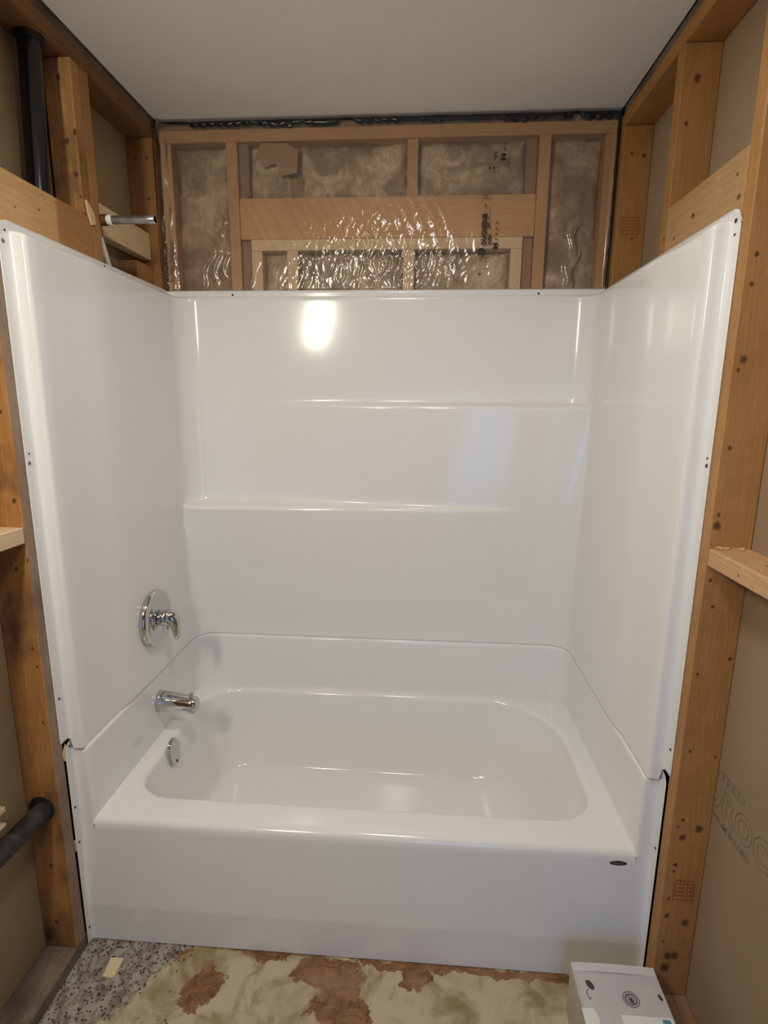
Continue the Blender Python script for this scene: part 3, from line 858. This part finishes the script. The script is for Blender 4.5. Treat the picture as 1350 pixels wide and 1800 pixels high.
# ------------------------------------------------------------------ clear plastic sheet over the insulation
def ridge(v): return (1 - abs(v)) ** 4
def sheet_y(x, z):
    y = D - .0035 + .0012 * noise.noise(Vector((x * 9, z * 7, 1.3)))
    m1 = math.exp(-((x - .74) / .21) ** 2) * math.exp(-((z - 2.00) / .13) ** 2)
    m1 += .6 * math.exp(-((x - .46) / .06) ** 2) * math.exp(-((z - 1.95) / .07) ** 2)
    m1 += .45 * math.exp(-((x - 1.0) / .17) ** 2) * math.exp(-((z - 1.96) / .10) ** 2)
    wx = x + .012 * noise.noise(Vector((x * 22, z * 22, 4)))
    wz = z + .012 * noise.noise(Vector((x * 22, z * 22, 9)))
    r = ridge(noise.noise(Vector((wx * 34 + wz * 9, wz * 7, 2.0)))) + .7 * ridge(noise.noise(Vector((wx * 60 - wz * 20, wz * 16, 7.0)))) + .06 * ridge(noise.noise(Vector((wx * 110, wz * 50, 11.0))))
    y -= .0050 * m1 * r
    # long drapes radiating up from the crumpled middle
    m2 = math.exp(-((x - .62) / .26) ** 2) * sstep(1.95, 2.1, z) * (1 - sstep(2.28, 2.36, z))
    y -= .0036 * m2 * ridge(noise.noise(Vector(((x + (z - 2.0) * .55) * 26, z * 3.2, 3.0))))
    # hanging folds at the left
    for (fx, zz0, zz1, k, a) in ((.150, 1.89, 2.05, .35, .009), (.185, 1.93, 2.09, .15, .006), (.217, 1.95, 2.16, -.02, .005), (1.395, 1.89, 2.04, .20, .008), (1.385, 1.89, 2.12, .12, .006), (.33, 1.9, 2.0, .6, .005)):
        cx_ = fx + (z - 1.97) * k + .008 * math.sin(z * 60)
        y -= a * math.exp(-((x - cx_) / .006) ** 2) * sstep(zz0 - .03, zz0 + .02, z) * (1 - sstep(zz1 - .05, zz1, z))
    # gathered roll in the left corner
    c_ = math.exp(-((x - .012) / .020) ** 2)
    y -= c_ * (.020 + .010 * noise.noise(Vector((x * 40, z * 16, 5))) + .010 * sstep(2.15, 1.95, z) * ridge(noise.noise(Vector((x * 50, z * 40, 8)))))
    y -= .012 * math.exp(-((x - (W - .006)) / .008) ** 2)
    return min(y, D + .001)
sheet = thing('vapor_barrier', 'clear wrinkled plastic vapour sheet over the insulated framing at the back', 'plastic sheet', (W / 2, D - .004, 1.60))
rows = []
nz, nx = 300, 420
for j in range(nz + 1):
    z = 1.60 + (2.418 - 1.60) * (j / nz)
    rows.append([(.003 + (W - .006) * i / nx, sheet_y(.003 + (W - .006) * i / nx, z) if z > 1.896 else min(D - .0005, sheet_y(.003 + (W - .006) * i / nx, z) * .0 + D - .0006), z) for i in range(nx + 1)])
bm, _ = grid_bm(rows)
obj('film', bm, M_poly, sheet, 180)
# black acoustic sealant bead: along the top and down both corners
bm = bmesh.new()
rows = []
n = 240
for i in range(n + 1):
    x = .004 + (W - .008) * i / n
    top = 2.425 + .002 * noise.noise(Vector((x * 12, 0, 0)))
    bot = 2.411 - .022 * max(0, noise.noise(Vector((x * 8, 3, 0)))) - .012 * abs(noise.noise(Vector((x * 34, 7, 0)))) - .006 * sstep(1.1, 1.4, x)
    thn = .6 + .6 * noise.noise(Vector((x * 7, 9, 2)))
    if thn < .50: bot = top - .006 - .004 * abs(noise.noise(Vector((x * 60, 2, 0))))
    rows.append([(x, D - .001, top), (x, D - .010, top - .003), (x, D - .013 + .003 * noise.noise(Vector((x * 30, 1, 1))), (top + bot) / 2), (x, D - .010, bot + .002), (x, D - .001, bot)])
grid_bm(rows, bm); bmesh.ops.recalc_face_normals(bm, faces=bm.faces)
o = obj('sealant_bead', bm, M_seal, sheet, 60); o['label'] = 'black sealant bead under the ceiling'
pts = []; rad = []
for k in range(60):
    z = 1.897 + (2.415 - 1.897) * k / 59
    pts.append((W - .010 - .004 * sstep(2.1, 1.9, z), D - .016 + .002 * noise.noise(Vector((0, 0, z * 30))), z)); rad.append(.0042 + .0020 * noise.noise(Vector((3, 0, z * 26))))
o = obj('sealant_bead', tube_bm(pts, rad, 8), M_seal, sheet, 60); o['label'] = 'black sealant bead down the right corner'
pts = []; rad = []
for k in range(40):
    z = 2.12 + (2.415 - 2.12) * k / 39
    pts.append((.006, D - .046, z)); rad.append(.0018 + .0012 * noise.noise(Vector((8, 0, z * 30))))
o = obj('sealant_bead', tube_bm(pts, rad, 8), M_seal, sheet, 60); o['label'] = 'thin black sealant bead at the left corner'
# print on the sheet, reading upwards
YP = D - .0120
def pt(body, size, x, z, bold=0, sx=1.0):
    return text_obj('sheet_print', body, size, (x, YP, z), (0, 0, 1), (-1, 0, 0), M_ink, sheet, .0001, bold, sx)
pt('D', .029, 1.108, 2.000, .0026, 1.0)
pt('DUCHESNE', .0225, 1.113, 2.032, .0011, .82)
pt('ULTRA', .0125, 1.128, 2.032, .0008, .8)
pt('<-', .020, 1.113, 2.118, .0002, .9)
pt('->', .020, 1.113, 2.142, .0002, .9)
pt('12', .018, 1.112, 2.170, .0002, .9)
pt('6', .018, 1.100, 1.936, .0002, .9)
bm = bmesh.new()
def pbar(x0, x1, z0, z1):
    t = box_bm(x0, x1, YP - .0002, YP + .0002, z0, z1); me = bpy.data.meshes.new('t'); t.to_mesh(me); t.free(); bm.from_mesh(me); bpy.data.meshes.remove(me)
for x in (1.096, 1.121): pbar(x, x + .0008, 1.928, 1.960)
for x in (1.094, 1.120): pbar(x, x + .0008, 2.165, 2.20)
pbar(1.118, 1.1225, 2.085, 2.10); pbar(1.121, 1.122, 2.10, 2.15); pbar(1.1255, 1.1268, 2.032, 2.072)
for zc in (2.030, 2.298):
    dx = .014 if zc > 2.2 else 0
    pbar(1.136 + dx, 1.152 + dx, zc - .012, zc - .004); pbar(1.136 + dx, 1.152 + dx, zc + .000, zc + .008); pbar(1.142 + dx, 1.146 + dx, zc - .005, zc + .001)
for z in (2.048, 2.064, 2.080, 2.098): pbar(1.142, 1.150, z, z + .0035)
for z in (2.318, 2.335): pbar(1.158, 1.166, z, z + .003)
pbar(1.134, 1.1365, 2.292, 2.312); pbar(1.128, 1.131, 2.286, 2.312); pbar(1.112, 1.118, 2.260, 2.268); pbar(1.126, 1.132, 2.260, 2.268)
tag(obj('sheet_print', bm, M_ink, sheet), kind='stuff')

# ------------------------------------------------------------------ small things
shim = tag(obj('wood_shim', poly_bm([(.0008, -.030, .632), (.0008, -.036, .622), (.0008, -.043, .606), (.0008, -.040, .590), (.0008, -.030, .578)], (.0028, 0, 0)), M_pz), 'pale wooden shim behind the tub flange at the left', 'shim')
shim2 = tag(obj('wood_shim', box_bm(.0006, .0030, -.038, -.030, .312, .345), M_pz), 'small pale wooden shim low behind the tub flange', 'shim')
chip = tag(obj('wood_chip', poly_bm([(.088, -.067, .0003), (.093, -.116, .0003), (.109, -.1175, .0003), (.125, -.117, .0003), (.1245, -.066, .0003), (.106, -.0655, .0003)], (0, 0, .004)), plain('chip_wood', (.74, .60, .38), .7)), 'flat pale wood offcut lying on the subfloor at the left', 'wood chip')
bm = bmesh.new()
for k in range(9):
    bx, by = W + .016 + .028 * rnd.random() + (.03 if k > 5 else 0), -.082 - .004 * rnd.random()
    pts = [(bx + .006 * math.sin(t * 2 + k), by - .003 * t + .002 * math.cos(t * 3), 1.2135 + .0045 * math.sin(t * 1.7 + .2) ** 2 + .0012) for t in [q * .35 for q in range(8)]]
    tube_bm(pts, .0007, 5, True, bm)
tag(obj('wood_shavings', bm, plain('shaving', (.80, .64, .42), .7), None, 60), 'curled wood shavings on the flat block at the right front stud', 'wood shavings', kind='stuff')
# crumbs of debris on the subfloor
cr = plain('crumb', (.05, .035, .025), .9)
base = bmesh.new(); bmesh.ops.create_icosphere(base, subdivisions=1, radius=1)
for v in base.verts: v.co *= .75 + .4 * rnd.random(); v.co.z *= .6
me_c = bpy.data.meshes.new('crumb'); base.to_mesh(me_c); base.free(); me_c.materials.append(cr)
bm = bmesh.new()
for k in range(170):
    x = .015 + .30 * rnd.random() ** 1.6; y = -.03 - .22 * rnd.random(); r = .0007 + .0016 * rnd.random() ** 2
    t = bmesh.new(); bmesh.ops.create_icosphere(t, subdivisions=1, radius=r)
    for v in t.verts: v.co = Vector((v.co.x * (.7 + rnd.random()), v.co.y * (.7 + rnd.random()), v.co.z * .6 + r * .5)) + Vector((x, y, 0))
    me = bpy.data.meshes.new('t'); t.to_mesh(me); t.free(); bm.from_mesh(me); bpy.data.meshes.remove(me)
tag(obj('floor_debris', bm, cr), 'dark crumbs of debris scattered over the subfloor at the left', 'debris', kind='stuff')

# ------------------------------------------------------------------ carton
BX0, BX1, BY0, BY1, BZ = 1.309, 1.508, -.318, -.108, .153
M_card = mottled('printed_card', (.52, .49, .53), (.60, .57, .60), 5, .42, 0, vec=(1, 1, 1))
M_cside = mottled('card_side', (.50, .44, .38), (.60, .55, .50), 12, .6, 0)
carton = thing('carton', 'small printed cardboard box standing on the floor at the tub apron, lower right', 'box', ((BX0 + BX1) / 2, (BY0 + BY1) / 2, 0))
obj('carton_body', box_bm(BX0, BX1, BY0, BY1, .0005, BZ - .002, .001), M_cside, carton)
bm = box_bm(BX0 + .004, BX1, BY0, BY1 - .001, BZ - .0018, BZ + .0005, .0004); obj('lid_flap', bm, M_card, carton)
rows = [[(BX0 + .001 + (BX1 - BX0 - .001) * i / 10, BY1 + .001 - .020 * j / 4, BZ + .0008 + .0030 * math.sin(math.pi * i / 10) + .0006 * (j == 0)) for i in range(11)] for j in range(5)]
bm, _ = grid_bm(rows); r = bmesh.ops.extrude_face_region(bm, geom=list(bm.faces)); bmesh.ops.translate(bm, verts=[g for g in r['geom'] if isinstance(g, bmesh.types.BMVert)], vec=(0, 0, -.0014)); bmesh.ops.recalc_face_normals(bm, faces=bm.faces)
o = obj('tuck_flap', bm, plain('card_pale', (.66, .64, .67), .45), carton); o['label'] = 'paler tuck flap along the back edge'
M_pd = plain('print_dark', (.06, .05, .055), .5); M_pm = plain('print_mid', (.26, .24, .25), .5); M_pw = plain('print_white', (.82, .82, .80), .5); M_pb = plain('print_blue', (.10, .28, .42), .5)
def disc(cx, cy, rx, ry, rot, z, r_in=0.0, n=28):
    bm = bmesh.new(); c_, s_ = math.cos(rot), math.sin(rot)
    def rg(k_, zz): return [(cx + k_ * (rx * math.cos(2 * math.pi * i / n) * c_ - ry * math.sin(2 * math.pi * i / n) * s_), cy + k_ * (rx * math.cos(2 * math.pi * i / n) * s_ + ry * math.sin(2 * math.pi * i / n) * c_), zz) for i in range(n)]
    if r_in > 0: grid_bm([rg(1, BZ), rg(1, z), rg(r_in, z), rg(r_in, BZ)], bm, close=True)
    else:
        _, vv = grid_bm([rg(1, BZ), rg(1, z)], bm, close=True); bm.faces.new(vv[-1])
    bmesh.ops.recalc_face_normals(bm, faces=bm.faces); return bm
zt = BZ + .0009
obj('printed_picture', disc(1.341, -.158, .0075, .012, .5, zt), M_pd, carton)
obj('printed_picture', tube_bm([(1.333, -.168, zt - .0004), (1.328, -.175, zt - .0004), (1.329, -.184, zt - .0004), (1.334, -.190, zt - .0004)], [.0014, .0016, .0016, .003], 8), M_pm, carton)
obj('printed_picture', disc(1.427, -.184, .0195, .0185, 0, zt, .80), M_pm, carton)
obj('printed_picture', disc(1.427, -.184, .0135, .0125, 0, zt, .78), M_pd, carton)
obj('printed_picture', disc(1.427, -.184, .0075, .0085, .4, zt), M_pm, carton)
obj('printed_picture', disc(1.4275, -.187, .0035, .006, .4, zt + .0002), M_pd, carton)
obj('printed_picture', disc(1.497, -.175, .004, .0075, .3, zt), M_pd, carton)
o = obj('paper_label', box_bm(1.392, BX1 - .004, BY0 + .01, -.2185, BZ, zt), M_pw, carton); o['label'] = 'white paper label'
obj('label_patch', box_bm(1.481, 1.499, -.245, -.2225, zt - .0002, zt + .0003), M_pb, o)['label'] = 'blue printed patch'
o = obj('tape_tab', poly_bm([(1.3065, -.2105, BZ + .0006), (1.334, -.2105, BZ + .0006), (1.340, -.232, BZ + .0006), (1.337, -.262, BZ + .0006), (1.3065, -.262, BZ + .0006)], (0, 0, .001)), M_pw, carton); o['label'] = 'white folded tab'
